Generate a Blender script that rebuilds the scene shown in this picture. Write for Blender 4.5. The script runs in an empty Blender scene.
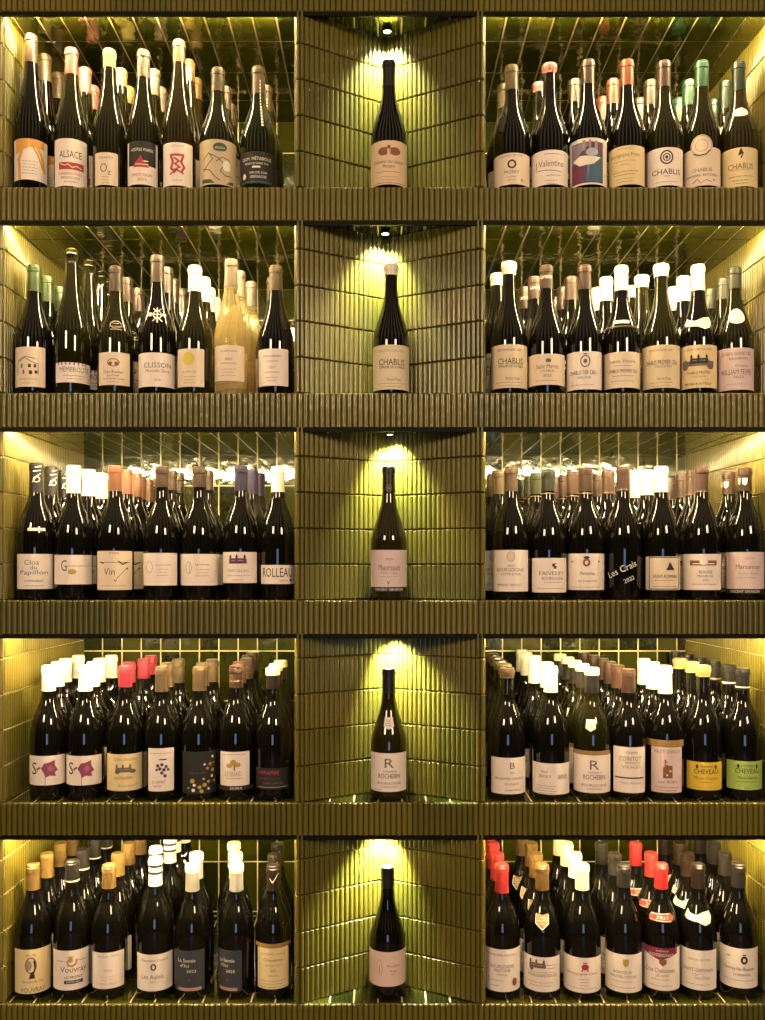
import bpy, bmesh, math, random
from mathutils import Vector, Matrix
random.seed(7)
PI = math.pi

# ------------------------------------------------------------------ camera
D = 2.05          # camera to tile front, metres
S = 0.0022        # metres per pixel on the tile front
HY = 568.0        # horizon row
CX = 382.5
CZ = 1.50         # camera height
sc = bpy.context.scene
C = sc.collection
cam_d = bpy.data.cameras.new('camera')
cam = bpy.data.objects.new('camera', cam_d)
C.objects.link(cam)
cam.location = (0, -D, CZ)
cam.rotation_euler = (PI/2, 0, 0)
cam_d.sensor_fit = 'VERTICAL'
cam_d.sensor_height = 36
cam_d.sensor_width = 36
cam_d.lens = (D/S)/1020*36
cam_d.shift_y = (HY-510)/1020
cam_d.clip_start = 0.01
sc.camera = cam
sc.view_settings.view_transform = 'Standard'
sc.view_settings.look = 'None'
sc.view_settings.gamma = 1
sc.view_settings.use_curve_mapping = False
sc.view_settings.exposure = 0.3

# ------------------------------------------------------------------ light
LED_E = 260.0
LED_COL = (1.0, 0.77, 0.38)
SPOT_W = 26.0
SPOT_COL = (0.93, 1.0, 0.68)
WORLD_E = 0.6
w = bpy.data.worlds.new('room_light')
sc.world = w
w.use_nodes = True
wn = w.node_tree
bgn = wn.nodes['Background']
# dim room behind camera; warm upright bands high up added for streaked bottle reflections
def wnode(t, **k):
    n_ = wn.nodes.new(t)
    for a_, b_ in k.items(): setattr(n_, a_, b_)
    return n_
tcw = wnode('ShaderNodeTexCoord'); spx = wnode('ShaderNodeSeparateXYZ')
wn.links.new(tcw.outputs['Generated'], spx.inputs[0])
at2 = wnode('ShaderNodeMath', operation='ARCTAN2')
wn.links.new(spx.outputs[0], at2.inputs[0]); wn.links.new(spx.outputs[1], at2.inputs[1])
mu = wnode('ShaderNodeMath', operation='MULTIPLY'); mu.inputs[1].default_value = 15
wn.links.new(at2.outputs[0], mu.inputs[0])
sn = wnode('ShaderNodeMath', operation='SINE'); wn.links.new(mu.outputs[0], sn.inputs[0])
mr = wnode('ShaderNodeMapRange'); mr.inputs[1].default_value = .15; mr.inputs[2].default_value = .8; mr.inputs[3].default_value = .03; mr.inputs[4].default_value = 1
wn.links.new(sn.outputs[0], mr.inputs[0])
el = wnode('ShaderNodeMapRange', interpolation_type='SMOOTHSTEP'); el.inputs[1].default_value = .12; el.inputs[2].default_value = .5; el.inputs[3].default_value = .07; el.inputs[4].default_value = 1
wn.links.new(spx.outputs[2], el.inputs[0])
m3 = wnode('ShaderNodeMath', operation='MULTIPLY'); wn.links.new(mr.outputs[0], m3.inputs[0]); wn.links.new(el.outputs[0], m3.inputs[1])
m4 = wnode('ShaderNodeMath', operation='MULTIPLY'); m4.inputs[1].default_value = WORLD_E
wn.links.new(m3.outputs[0], m4.inputs[0]); wn.links.new(m4.outputs[0], bgn.inputs[1])
bgn.inputs[0].default_value = (1.0, 0.70, 0.44, 1)

def area(name, loc, target, sx, sy, power, col):
    l = bpy.data.lights.new(name, 'AREA')
    l.shape = 'RECTANGLE'; l.size = sx; l.size_y = sy; l.energy = power; l.color = col
    o = bpy.data.objects.new(name, l); C.objects.link(o)
    o.location = loc
    o.rotation_euler = (Vector(target)-Vector(loc)).to_track_quat('-Z', 'Y').to_euler()
    return o
area('window_daylight', (0.15, -5.2, 0.95), (0, 0, 1.2), 1.1, 1.2, 14, (0.40, 0.60, 1.0))
area('room_lamp_warm', (-1.9, -3.4, 2.9), (0, 0, 1.3), 0.7, 0.7, 52, (1.0, 0.72, 0.45))
area('room_lamp_warm', (1.9, -3.4, 2.9), (0, 0, 1.3), 0.7, 0.7, 52, (1.0, 0.72, 0.45))

# ------------------------------------------------------------------ helpers
def zpx(y): return CZ + (HY-y)*S
def xpx(x): return (x-CX)*S

_m = {}
def mat(name, col, rough=0.5, metal=0.0, coat=0.0, trans=0.0, spec=0.5, emit=None, es=0.0, ior=1.5, bump=None, vary=0.0):
    if name in _m: return _m[name]
    m = bpy.data.materials.new(name); m.use_nodes = True
    nt = m.node_tree; b = nt.nodes['Principled BSDF']
    b.inputs['Base Color'].default_value = (*col, 1)
    b.inputs['Roughness'].default_value = rough
    b.inputs['Metallic'].default_value = metal
    b.inputs['Coat Weight'].default_value = coat
    b.inputs['Coat Roughness'].default_value = 0.04
    b.inputs['Transmission Weight'].default_value = trans
    b.inputs['Specular IOR Level'].default_value = spec
    b.inputs['IOR'].default_value = ior
    if emit:
        b.inputs['Emission Color'].default_value = (*emit, 1)
        b.inputs['Emission Strength'].default_value = es
    tc = nt.nodes.new('ShaderNodeTexCoord')
    if bump or vary:
        nz = nt.nodes.new('ShaderNodeTexNoise')
        nz.inputs['Scale'].default_value = bump[0] if bump else 30
        nz.inputs['Detail'].default_value = 3
        nt.links.new(tc.outputs['Object'], nz.inputs['Vector'])
        if bump:
            bp = nt.nodes.new('ShaderNodeBump')
            bp.inputs['Strength'].default_value = bump[1]
            bp.inputs['Distance'].default_value = 0.002
            nt.links.new(nz.outputs[0], bp.inputs['Height'])
            nt.links.new(bp.outputs[0], b.inputs['Normal'])
        if vary:
            mx = nt.nodes.new('ShaderNodeMix'); mx.data_type = 'RGBA'
            mx.inputs[6].default_value = (*[c*(1-vary) for c in col], 1)
            mx.inputs[7].default_value = (*[min(1, c*(1+vary)) for c in col], 1)
            nt.links.new(nz.outputs[0], mx.inputs[0])
            nt.links.new(mx.outputs[2], b.inputs['Base Color'])
    _m[name] = m
    return m

def tile_mat(name, ca, cb, rough, bump, coat):
    """glazed tile: the glaze colour runs from ca to cb by the tile's own 'tone' attribute plus a little mottling"""
    m = bpy.data.materials.new(name); m.use_nodes = True
    nt = m.node_tree; b = nt.nodes['Principled BSDF']
    at = nt.nodes.new('ShaderNodeAttribute'); at.attribute_name = 'tone'
    geo = nt.nodes.new('ShaderNodeNewGeometry')
    nz = nt.nodes.new('ShaderNodeTexNoise'); nz.inputs['Scale'].default_value = 45; nz.inputs['Detail'].default_value = 4
    nt.links.new(geo.outputs['Position'], nz.inputs['Vector'])
    ad = nt.nodes.new('ShaderNodeMath'); ad.operation = 'MULTIPLY_ADD'
    ad.inputs[1].default_value = 0.5; 
    nt.links.new(nz.outputs[0], ad.inputs[0])
    sb = nt.nodes.new('ShaderNodeMath'); sb.operation = 'SUBTRACT'; sb.inputs[1].default_value = 0.25
    nt.links.new(at.outputs['Fac'], sb.inputs[0])
    nt.links.new(sb.outputs[0], ad.inputs[2])
    mx = nt.nodes.new('ShaderNodeMix'); mx.data_type = 'RGBA'
    mx.inputs[6].default_value = (*ca, 1); mx.inputs[7].default_value = (*cb, 1)
    nt.links.new(ad.outputs[0], mx.inputs[0])
    nt.links.new(mx.outputs[2], b.inputs['Base Color'])
    b.inputs['Roughness'].default_value = rough
    b.inputs['Coat Weight'].default_value = coat
    b.inputs['Coat Roughness'].default_value = 0.06
    n2 = nt.nodes.new('ShaderNodeTexNoise'); n2.inputs['Scale'].default_value = bump[0]; n2.inputs['Detail'].default_value = 2
    nt.links.new(geo.outputs['Position'], n2.inputs['Vector'])
    bp = nt.nodes.new('ShaderNodeBump'); bp.inputs['Strength'].default_value = bump[1]; bp.inputs['Distance'].default_value = 0.002
    nt.links.new(n2.outputs[0], bp.inputs['Height'])
    nt.links.new(bp.outputs[0], b.inputs['Normal'])
    nt.links.new(bp.outputs[0], b.inputs['Coat Normal'])
    return m

RIB = tile_mat('ribbed_olive_glaze', (0.094, 0.085, 0.010), (0.170, 0.130, 0.016), 0.30, (60, 0.25), 0.5)
FLAT = tile_mat('flat_green_glaze', (0.010, 0.015, 0.0015), (0.052, 0.053, 0.004), 0.10, (34, 0.45), 1.0)
GROUT_D = mat('dark_grout', (0.035, 0.026, 0.010), 0.9, bump=(300, 0.3))
GROUT_L = mat('light_grout', (0.80, 0.64, 0.36), 0.8, bump=(300, 0.3))
BLACK = mat('black_metal', (0.004, 0.003, 0.002), 0.6, spec=0.15)
CORE = mat('masonry', (0.05, 0.04, 0.02), 0.9, bump=(80, 0.3))

def setp(o, **k):
    for a, b in k.items():
        if b: o[a] = b
    return o

def link_mesh(name, bm, mats, parent=None, loc=None, smooth=False, sharp=False):
    me = bpy.data.meshes.new(name)
    bm.normal_update()
    bm.to_mesh(me); bm.free()
    for m in (mats if isinstance(mats, (list, tuple)) else [mats]): me.materials.append(m)
    if smooth:
        for p in me.polygons: p.use_smooth = True
    if sharp: me.set_sharp_from_angle(angle=math.radians(38))
    o = bpy.data.objects.new(name, me); C.objects.link(o)
    if loc: o.location = loc
    if parent: o.parent = parent
    return o

def empty(name, loc, label, cat, group=None):
    o = bpy.data.objects.new(name, None); C.objects.link(o); o.location = loc
    o.empty_display_size = 0.05
    return setp(o, label=label, category=cat, group=group)

def box(bm, x0, x1, y0, y1, z0, z1, mi=0):
    v = [bm.verts.new(p) for p in ((x0,y0,z0),(x1,y0,z0),(x1,y1,z0),(x0,y1,z0),(x0,y0,z1),(x1,y0,z1),(x1,y1,z1),(x0,y1,z1))]
    for q in ((0,3,2,1),(4,5,6,7),(0,1,5,4),(1,2,6,5),(2,3,7,6),(3,0,4,7)):
        f = bm.faces.new([v[i] for i in q]); f.material_index = mi

def quad(bm, pts, mi=0, tone=None, lay=None):
    f = bm.faces.new([bm.verts.new(p) for p in pts]); f.material_index = mi
    if lay is not None:
        for l in f.loops: l[lay] = (tone, tone, tone, 1)
    return f

def tone_layer(bm): return bm.loops.layers.float_color.new('tone')

PITCH = 0.0121
def ribs(bm, lay, o, u, n, W, rows, pitch=PITCH, rd=0.0048, per=11, seg=6, start=0.0, wide=None):
    """vertical half round glazed ribs standing on a plane: o origin (bottom), u along, n outward, rows of (z0, z1); mi 0 glaze, 1 grout"""
    o = Vector(o); u = Vector(u).normalized(); n = Vector(n).normalized(); up = Vector((0,0,1))
    zlo = min(r[0] for r in rows); zhi = max(r[1] for r in rows)
    quad(bm, [o+up*zlo, o+u*W+up*zlo, o+u*W+up*zhi, o+up*zhi], 1, .5, lay)
    cnt = max(1, round(W/pitch)); p = W/cnt
    for (z0, z1) in rows:
        tone = random.random()
        for i in range(cnt):
            if i % per == 0: tone = min(1, max(0, random.gauss(.5, .27)))
            t = min(1, max(0, tone + random.uniform(-.06, .06)))
            c = (i+.5)*p; hw = p*0.46
            dz = random.uniform(0, 0.0006)
            a0, a1 = z0+0.0005+dz, z1-0.0005-dz
            rings = []
            for zz, k in ((a0, .35), (a0+0.0022, 1), (a1-0.0022, 1), (a1, .35)):
                rings.append([bm.verts.new(o+u*(c-hw*math.cos(PI*s/seg))+n*(rd*k*(math.sin(PI*s/seg)**0.75)+0.0002)+up*zz) for s in range(seg+1)])
            for q_, (a, b) in enumerate(zip(rings, rings[1:])):
                if q_ == 1: a = [bm.verts.new(v.co) for v in a]; b = [bm.verts.new(v.co) for v in b]
                for s in range(seg):
                    f = bm.faces.new((a[s], a[s+1], b[s+1], b[s])); f.smooth = True
                    for l in f.loops: l[lay] = (t,t,t,1)
            for r_, rev in ((rings[0], True), (rings[-1], False)):
                f = bm.faces.new(list(reversed(r_)) if rev else r_)
                for l in f.loops: l[lay] = (t,t,t,1)

def flats(bm, lay, o, u, v, n, us, vs, th=0.0014, gap=0.0021):
    """flat glazed tiles on a grout bed; us, vs are the joint positions; each tile sits a hair off true"""
    o = Vector(o); u = Vector(u); v = Vector(v); n = Vector(n)
    quad(bm, [o+u*us[0]+v*vs[0], o+u*us[-1]+v*vs[0], o+u*us[-1]+v*vs[-1], o+u*us[0]+v*vs[-1]], 1, .5, lay)
    for i in range(len(us)-1):
        for j in range(len(vs)-1):
            if us[i+1]-us[i] < 0.005 or vs[j+1]-vs[j] < 0.005: continue
            a, b, c, d = us[i]+gap, us[i+1]-gap, vs[j]+gap, vs[j+1]-gap
            t = random.random()
            hs = [th+random.uniform(-.0002, .0002) for _ in range(4)]
            top = [o+u*x+v*y+n*h for (x, y), h in zip(((a,c),(b,c),(b,d),(a,d)), hs)]
            e = 0.0006
            base = [o+u*x+v*y+n*0.0001 for (x, y) in ((a-e,c-e),(b+e,c-e),(b+e,d+e),(a-e,d+e))]
            tv = [bm.verts.new(p) for p in top]; bv = [bm.verts.new(p) for p in base]
            for q in ([tv[0],tv[1],tv[2],tv[3]],)+tuple([bv[k], bv[(k+1)%4], tv[(k+1)%4], tv[k]] for k in range(4)):
                f = bm.faces.new(q)
                for l in f.loops: l[lay] = (t,t,t,1)

# ------------------------------------------------------------------ structure
DEP = 0.5125
EX = 60
LIP = [(-22, 13), (187.5, 222), (393, 428.5), (600, 635), (802, 836), (1003, 1040)]   # top and bottom of each ribbed band
TH = 36*S
XL0, XL1, XR0, XR1 = 2.5, 296.0, 484.0, 777.0    # bay openings
NV0, NV1 = 304.0, 476.0                          # display niche opening
XOUT0, XOUT1 = -70.0, 835.0

bm = bmesh.new(); box(bm, -2.4, 2.4, -5.6, 0.7, -0.03, 0.0)
setp(link_mesh('floor', bm, mat('floor_boards', (0.09, 0.055, 0.03), 0.45, bump=(12, .3), vary=.3)), kind='structure')
bm = bmesh.new(); box(bm, -2.4, 2.4, 0.56, 0.62, 0, 3.0)
setp(link_mesh('wall_back', bm, mat('plaster', (0.10, 0.09, 0.05), 0.9, bump=(60, .2))), kind='structure')

unit = empty('tiled_wine_shelving', (0, 0.25, 0), 'built-in olive green tiled wine shelving with five rows of lit bays and central niches', 'shelving')
def part(name, bm, mats, **k):
    o = link_mesh(name, bm, mats, **k)
    o.parent = unit; o.matrix_parent_inverse = Matrix.Translation((0, -0.25, 0))
    return o

X0, X1 = xpx(XOUT0), xpx(XOUT1)
for i, (yt, yb) in enumerate(LIP):
    zt, zb = zpx(yt), zpx(yb)
    zc = zpx(yb-1.5)                    # ceiling plane of the bay below
    bm = bmesh.new()
    box(bm, X0, X1, 0.002, DEP, zc+0.004, zt-0.002)
    sh = part('shelf', bm, CORE)
    # ribbed front
    bm = bmesh.new(); lay = tone_layer(bm)
    ribs(bm, lay, (X0, 0.0, 0), (1,0,0), (0,-1,0), X1-X0, [(zb, zt)], rd=0.005, seg=8)
    box(bm, X0, X1, 0.0003, 0.0018, zb, zt, 1)
    rf = link_mesh('ribbed_front', bm, [RIB, GROUT_D], parent=sh)
    # black trim under the band
    bm = bmesh.new(); box(bm, X0, X1, -0.0035, 0.0035, zb-0.0075, zb+0.0005)
    link_mesh('metal_trim', bm, BLACK, parent=sh)
    # flat tiles above and below
    for (a, b) in ((XL0, XL1), (XR0, XR1)):
        for top in (True, False):
            if (i == 0 and top) or (i == 5 and not top): continue
            bm = bmesh.new(); lay = tone_layer(bm)
            xa, xb = xpx(a), xpx(b)
            pw = 24.2*S
            off = (xpx(32.7+ (0 if a < 300 else 475+0.5)) - xa) % pw
            us = [0]+[off+pw*k for k in range(0, 40) if 0.008 < off+pw*k < xb-xa-0.008]+[xb-xa]
            if top:
                flats(bm, lay, (xa, 0.0, zt-0.0019), (1,0,0), (0,1,0), (0,0,1), us, [0, .119, .256, .393, DEP])
                link_mesh('tiled_top', bm, [FLAT, GROUT_L], parent=sh)
            else:
                flats(bm, lay, (xa, 0.0, zc+0.0018), (1,0,0), (0,1,0), (0,0,-1), us, [0.004, .119, .256, .393, DEP])
                link_mesh('tiled_underside', bm, [FLAT, GROUT_L], parent=sh)
    for top in (True, False):
        if (i == 0 and top) or (i == 5 and not top): continue
        bm = bmesh.new(); lay = tone_layer(bm)
        xa, xb = xpx(NV0), xpx(NV1); pw = 24.2*S
        us = [0]+[(xb-xa)/2+pw*(k-.5) for k in range(-3, 5)]+[xb-xa]
        us = sorted(u_ for u_ in us if 0 <= u_ <= xb-xa)
        if top: flats(bm, lay, (xa, 0, zt-0.0019), (1,0,0), (0,1,0), (0,0,1), us, [0, .119])
        else: flats(bm, lay, (xa, 0, zc+0.0018), (1,0,0), (0,1,0), (0,0,-1), us, [0.004, .119])
        link_mesh('tiled_niche_floor' if top else 'tiled_niche_ceiling', bm, [FLAT, GROUT_L], parent=sh)

def rows_of(zlo, zhi):
    r = []; z = zlo
    while z < zhi-0.004:
        r.append((z, min(z+TH, zhi))); z += TH
    return r

for i in range(5):
    zlo = zpx(LIP[i+1][0])-0.0005; zhi = zpx(LIP[i][1]-1.5)+0.002
    rw = rows_of(zlo, zhi)
    # uprights with two rounded edge tiles
    for (a, b) in ((XL1, NV0), (NV1, XR0)):
        bm = bmesh.new(); lay = tone_layer(bm)
        xa, xb = xpx(a), xpx(b)
        box(bm, xa+0.0004, xb-0.0004, 0.002, 0.02, zlo, zhi, 1)
        ribs(bm, lay, (xa, 0.002, 0), (1,0,0), (0,-1,0), xb-xa, rw, pitch=(xb-xa)/2, rd=0.006, seg=8)
        part('upright', bm, [RIB, GROUT_D])
    for (a, b, q) in ((XOUT0, XL0, 1), (XR1, XOUT1, 0)):
        bm = bmesh.new(); lay = tone_layer(bm)
        xa, xb = xpx(a), xpx(b)
        box(bm, xa, xb, 0.002, 0.02, zlo, zhi, 1)
        ribs(bm, lay, (xa, 0.002, 0), (1,0,0), (0,-1,0), xb-xa, rw, rd=0.005, seg=8)
        part('upright', bm, [RIB, GROUT_D])
    # side panels of the bays, ribbed and tapering a little to the back
    for (a, ab, sgn) in ((XL0, 8.1, 1), (XL1, 296.0, -1), (XR0, 484.0, 1), (XR1, 762, -1)):
        bm = bmesh.new(); lay = tone_layer(bm)
        p0 = Vector((xpx(a), 0.006, 0)); p1 = Vector((xpx(ab), DEP, 0))
        dv = p1-p0; n = Vector((dv.y, -dv.x, 0)).normalized()*sgn
        ribs(bm, lay, p0, dv, n, dv.length, rw, rd=0.0042)
        # backing, 4 mm thick
        q0, q1 = p0-n*0.004, p1-n*0.004
        for f in ((p0,p1,q1,q0),):
            quad(bm, [q0+Vector((0,0,zlo)), q1+Vector((0,0,zlo)), q1+Vector((0,0,zhi)), q0+Vector((0,0,zhi))], 1, .5, lay)
        part('side_panel', bm, [RIB, GROUT_L])
    # back panels of flat glossy tiles
    for (a, b) in ((XL0, XL1), (XR0, XR1)):
        bm = bmesh.new(); lay = tone_layer(bm)
        xa, xb = xpx(a), xpx(b); pw = 24.2*S
        off = (xpx(32.7+(0 if a < 300 else 475.5))-xa) % pw
        us = [0]+[off+pw*k for k in range(0, 40) if 0.008 < off+pw*k < xb-xa-0.008]+[xb-xa]
        H = zhi-zlo
        vs = [0]+[v for v in (H-0.086-0.137*2, H-0.086-0.137, H-0.086) if v > 0.01]+[H]
        flats(bm, lay, (xa, DEP-0.0005, zlo), (1,0,0), (0,0,1), (0,-1,0), us, vs)
        part('back_panel', bm, [FLAT, GROUT_L])
    # V shaped display niche
    ap = Vector((xpx(386), 0.1125, 0))
    pl = Vector((xpx(NV0), 0.004, 0)); pr = Vector((xpx(NV1), 0.004, 0))
    for p0, p1 in ((pl, ap), (ap, pr)):
        bm = bmesh.new(); lay = tone_layer(bm)
        dv = p1-p0; n = Vector((dv.y, -dv.x, 0)).normalized()
        ribs(bm, lay, p0, dv, n, dv.length, rw, rd=0.0046, seg=8)
        part('niche_panel', bm, [RIB, GROUT_D])

SHN = ['top shelf', 'second shelf', 'middle shelf', 'fourth shelf', 'bottom shelf']
# ------------------------------------------------------------------ lamps of the shelving
EMIT = mat('led_diffuser', (1, 0.85, 0.5), 0.5, emit=LED_COL, es=LED_E)
LENS = mat('lamp_lens', (1, 1, .8), 0.4, emit=(1.0, 0.97, 0.75), es=12)
for i in range(5):
    zb = zpx(LIP[i][1]); 
    for nm, (a, b) in (('left', (XL0+3, XL1-3)), ('right', (XR0+3, XR1-3))):
        e = empty('led_strip', (xpx((a+b)/2), 0.008, zb), 'slim warm led strip behind the front lip of the %s bay above the %s' % (nm, SHN[i]), 'light strip', 'led strips of the bays')
        hw = (b-a)*S/2
        zc = 0.0033
        bm = bmesh.new(); box(bm, -hw, hw, -0.0043, -0.0030, -0.0062, zc)
        link_mesh('channel', bm, BLACK, parent=e)
        bm = bmesh.new()
        # diffuser prism facing back and down
        pts = [(-0.0030, zc), (-0.0030, -0.0050), (0.0035, zc)]
        va = [bm.verts.new((-hw, y, z)) for y, z in pts]; vb = [bm.verts.new((hw, y, z)) for y, z in pts]
        bm.faces.new(va); bm.faces.new(list(reversed(vb)))
        for k in range(3): bm.faces.new((va[k], vb[k], vb[(k+1)%3], va[(k+1)%3]))
        bmesh.ops.recalc_face_normals(bm, faces=bm.faces)
        link_mesh('diffuser', bm, EMIT, parent=e)

def lathe(bm, prof, seg=32, mi=0, close_top=True, close_bot=True):
    rings = []
    for r, z in prof:
        rings.append([bm.verts.new((r*math.cos(2*PI*k/seg), r*math.sin(2*PI*k/seg), z)) for k in range(seg)])
    for a, b in zip(rings, rings[1:]):
        for k in range(seg):
            f = bm.faces.new((a[k], a[(k+1)%seg], b[(k+1)%seg], b[k])); f.smooth = True; f.material_index = mi
    if close_bot: bm.faces.new(list(reversed(rings[0]))).material_index = mi
    if close_top: bm.faces.new(rings[-1]).material_index = mi

SPX = [388.0, 386.0, 390.5, 386.5, 389.5]
SPY = [0.064, 0.062, 0.064, 0.062, 0.060]
SAIM = [(0, .05), (-.02, .05), (.015, .05), (.05, .05), (-.04, .05)]
for i in range(5):
    z = zpx(LIP[i][1]-1.5)
    e = empty('downlight', (xpx(SPX[i]-.5), SPY[i], z), 'small black downlight in the niche ceiling above the %s display bottle' % SHN[i].split()[0], 'downlight', 'niche downlights')
    bm = bmesh.new(); lathe(bm, [(0.0095, 0.0), (0.0105, -0.001), (0.0105, -0.0085), (0.0088, -0.0085), (0.0085, -0.006)], 20)
    link_mesh('housing', bm, BLACK, parent=e)
    bm = bmesh.new(); lathe(bm, [(0.0084, -0.0065), (0.0075, -0.0074), (0.0001, -0.0078)], 20)
    link_mesh('lens', bm, LENS, parent=e)
    l = bpy.data.lights.new('spot_bulb', 'SPOT'); l.energy = SPOT_W; l.color = SPOT_COL
    l.spot_size = math.radians(104); l.spot_blend = 0.8; l.shadow_soft_size = 0.008
    lo = bpy.data.objects.new('spot_bulb', l); C.objects.link(lo); lo.parent = e
    lo.location = (0, 0, -0.018)
    dx, dy = SAIM[i]
    lo.rotation_euler = Vector((dx*2, dy*2, -.3)).to_track_quat('-Z', 'Y').to_euler()

# ------------------------------------------------------------------ bottles
K = S*(D+0.06)/D           # metres per pixel at the front row of bottles

def prof_pts(kind, H, r):
    """radius by height, metres"""
    if kind == 'flute':
        base = [(0, .86), (.0015, .955), (.005, 1), (.42, 1), (.47, .965), (.53, .86), (.60, .70), (.68, .545), (.76, .44), (.84, .385), (.90, .365), (.955, .36), (.958, .40), (.972, .40), (.975, .36), (1, .355)]
        out = []
        for z, k in base: out.append((r*k, z if z in (0, .0015, .005) else z*H))
        return out
    q = H/0.300
    if kind == 'full':
        P = [(0, .86), (.0015, .955), (.005, 1), (.134*q, 1), (.149*q, .975), (.165*q, .91), (.180*q, .82), (.194*q, .70), (.206*q, .575), (.217*q, .47), (.231*q, .39), (.250*q, .358), (H-.020, .348), (H-.0165, .346), (H-.0155, .378), (H-.006, .378), (H-.005, .345), (H, .335)]
        return [(r*k, z) for z, k in P]
    P = [(0, .86), (.0015, .955), (.005, 1), (.128*q, 1), (.138*q, .975), (.150*q, .91), (.162*q, .825), (.180*q, .68), (.196*q, .55), (.212*q, .45), (.230*q, .385), (.250*q, .358), (H-.020, .348), (H-.0165, .346), (H-.0155, .378), (H-.006, .378), (H-.005, .345), (H, .335)]
    return [(r*k, z) for z, k in P]

def rad_at(prof, z):
    for (r0, z0), (r1, z1) in zip(prof, prof[1:]):
        if z0 <= z <= z1 and z1 > z0:
            return r0+(r1-r0)*(z-z0)/(z1-z0)
    return prof[-1][0]

GLASS = {
 'dark': mat('dark_bottle_glass', (0.004, 0.0035, 0.002), 0.03, coat=0.25, spec=0.5),
 'green': mat('deep_green_bottle_glass', (0.008, 0.012, 0.002), 0.03, coat=0.25, spec=0.5),
 'olive': mat('olive_bottle_glass', (0.012, 0.011, 0.002), 0.03, coat=0.25, spec=0.5),
 'amber': mat('amber_bottle_glass', (0.022, 0.016, 0.003), 0.03, coat=0.25, spec=0.5),
 'clear': mat('pale_gold_bottle_glass', (1.0, 0.84, 0.42), 0.03, trans=0.8, spec=0.6, ior=1.12),
}
CAPS = {}
CAPCOL = {'tan': (.50,.33,.17), 'beige': (.72,.56,.38), 'pink': (.85,.30,.25), 'yellow': (.95,.74,.24), 'brown': (.27,.16,.09), 'brownred': (.34,.17,.11),
 'white': (.90,.82,.66), 'orange': (.80,.20,.07), 'peach': (.85,.45,.28), 'red': (.72,.05,.05), 'crimson': (.62,.05,.09), 'green': (.20,.32,.10), 'jade': (.10,.36,.20),
 'darkgreen': (.05,.11,.06), 'olive': (.13,.15,.07), 'greygreen': (.20,.21,.13), 'salmon': (.72,.30,.17), 'black': (.014,.013,.013), 'navy': (.07,.05,.15), 'grey': (.10,.085,.075),
 'gold': (.66,.40,.12), 'goldbrown': (.42,.24,.07), 'darkbrown': (.10,.055,.035), 'cream': (.86,.76,.42), 'clear': (.55,.42,.24), 'rust': (.30,.14,.06), 'palegrey': (.62,.58,.52)}
def capmat(c, wax=False):
    cc = CAPCOL[c] if c in ('white', 'cream', 'black') else tuple(v*(.40 if c in ('yellow','peach','pink','red','crimson','palegrey') else .14 if c in ('tan','grey','darkbrown','brownred','brown') else .22) for v in CAPCOL[c])
    return mat(("wax_" if wax else "foil_")+c, cc, 0.28 if wax else 0.34, coat=0.3 if wax else 0.1, bump=(160, .12), vary=.08)
def ink(c):
    return mat('print_%02x%02x%02x' % tuple(int(255*v) for v in c), c, 0.6, bump=(200, .05))

_txt = {}
def text_geo(s):
    if s in _txt: return _txt[s]
    cu = bpy.data.curves.new('lettering', 'FONT'); cu.body = s; cu.size = 1.0; cu.resolution_u = 2
    o = bpy.data.objects.new('lettering', cu); C.objects.link(o)
    bpy.context.view_layer.update()
    me = bpy.data.meshes.new_from_object(o.evaluated_get(bpy.context.evaluated_depsgraph_get()))
    vs = [(v.co.x, v.co.y) for v in me.vertices]; fs = [tuple(p.vertices) for p in me.polygons]
    bpy.data.objects.remove(o); bpy.data.curves.remove(cu); bpy.data.meshes.remove(me)
    xs = [v[0] for v in vs]; ys = [v[1] for v in vs]
    _txt[s] = (vs, fs, (min(xs), max(xs), min(ys), max(ys)))
    return _txt[s]

# inks
BK = (.03, .025, .02); GY = (.17, .13, .10); RD = (.50, .05, .04); GD = (.55, .34, .08); WH = (.92, .84, .70); MR = (.22, .02, .06)
SL = (.045, .05, .06); OR = (.80, .38, .08); BL = (.06, .13, .22); PU = (.12, .04, .12); DG = (.05, .10, .04); BR = (.28, .10, .05); LG = (.38, .30, .23)
PAPER = (.88, .72, .54); PAPERW = (.95, .82, .72); PAPERY = (.86, .68, .36); PAPERT = (.66, .52, .32); PINK = (.78, .60, .58); DRK = (.020, .017, .015)
LIME = (.42, .58, .12); YEL = (.85, .58, .05)

# 2D drawing items, in photo pixels from the label's centre, x right, y up
def T(s, x, y, w, h, c=BK, rot=0): return ('t', s, x, y, w, h, c, rot)
def R(x, y, w, h, c): return ('r', x, y, w, h, c)
def E(x, y, a, b, c): return ('e', x, y, a, b, c)
def O(x, y, a, b, t, c): return ('o', x, y, a, b, t, c)
def P(pts, c): return ('p', pts, c)
def L(pts, t, c): return ('l', pts, t, c)
def F(x, y, w, n=1, c=GY, g=3.0):      # lines of fine print
    out = []
    for k in range(n):
        out.append(('f', x, y-k*g, w*(1-.18*(k % 2)), c))
    return out
def frame(w, h, t, c): return [R(0, h/2, w, t, c), R(0, -h/2, w, t, c), R(-w/2, 0, t, h, c), R(w/2, 0, t, h, c)]
def crest(x, y, s, c=BK): return [O(x, y, s, s*1.1, s*.35, c), E(x, y, s*.4, s*.45, c), R(x, y+s*1.45, s*.8, s*.35, c)]
def castle(x, y, w, c=GY):
    h = w*.32
    o = [R(x, y-h*.3, w, h*.5, c), P([(x-w*.52, y), (x+w*.52, y), (x+w*.44, y+h*.35), (x-w*.44, y+h*.35)], c)]
    for k in (-.42, -.05, .38): o += [R(x+w*k, y+h*.2, w*.12, h*.8, c), P([(x+w*(k-.08), y+h*.6), (x+w*(k+.08), y+h*.6), (x+w*k, y+h*1.1)], c)]
    return o

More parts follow.
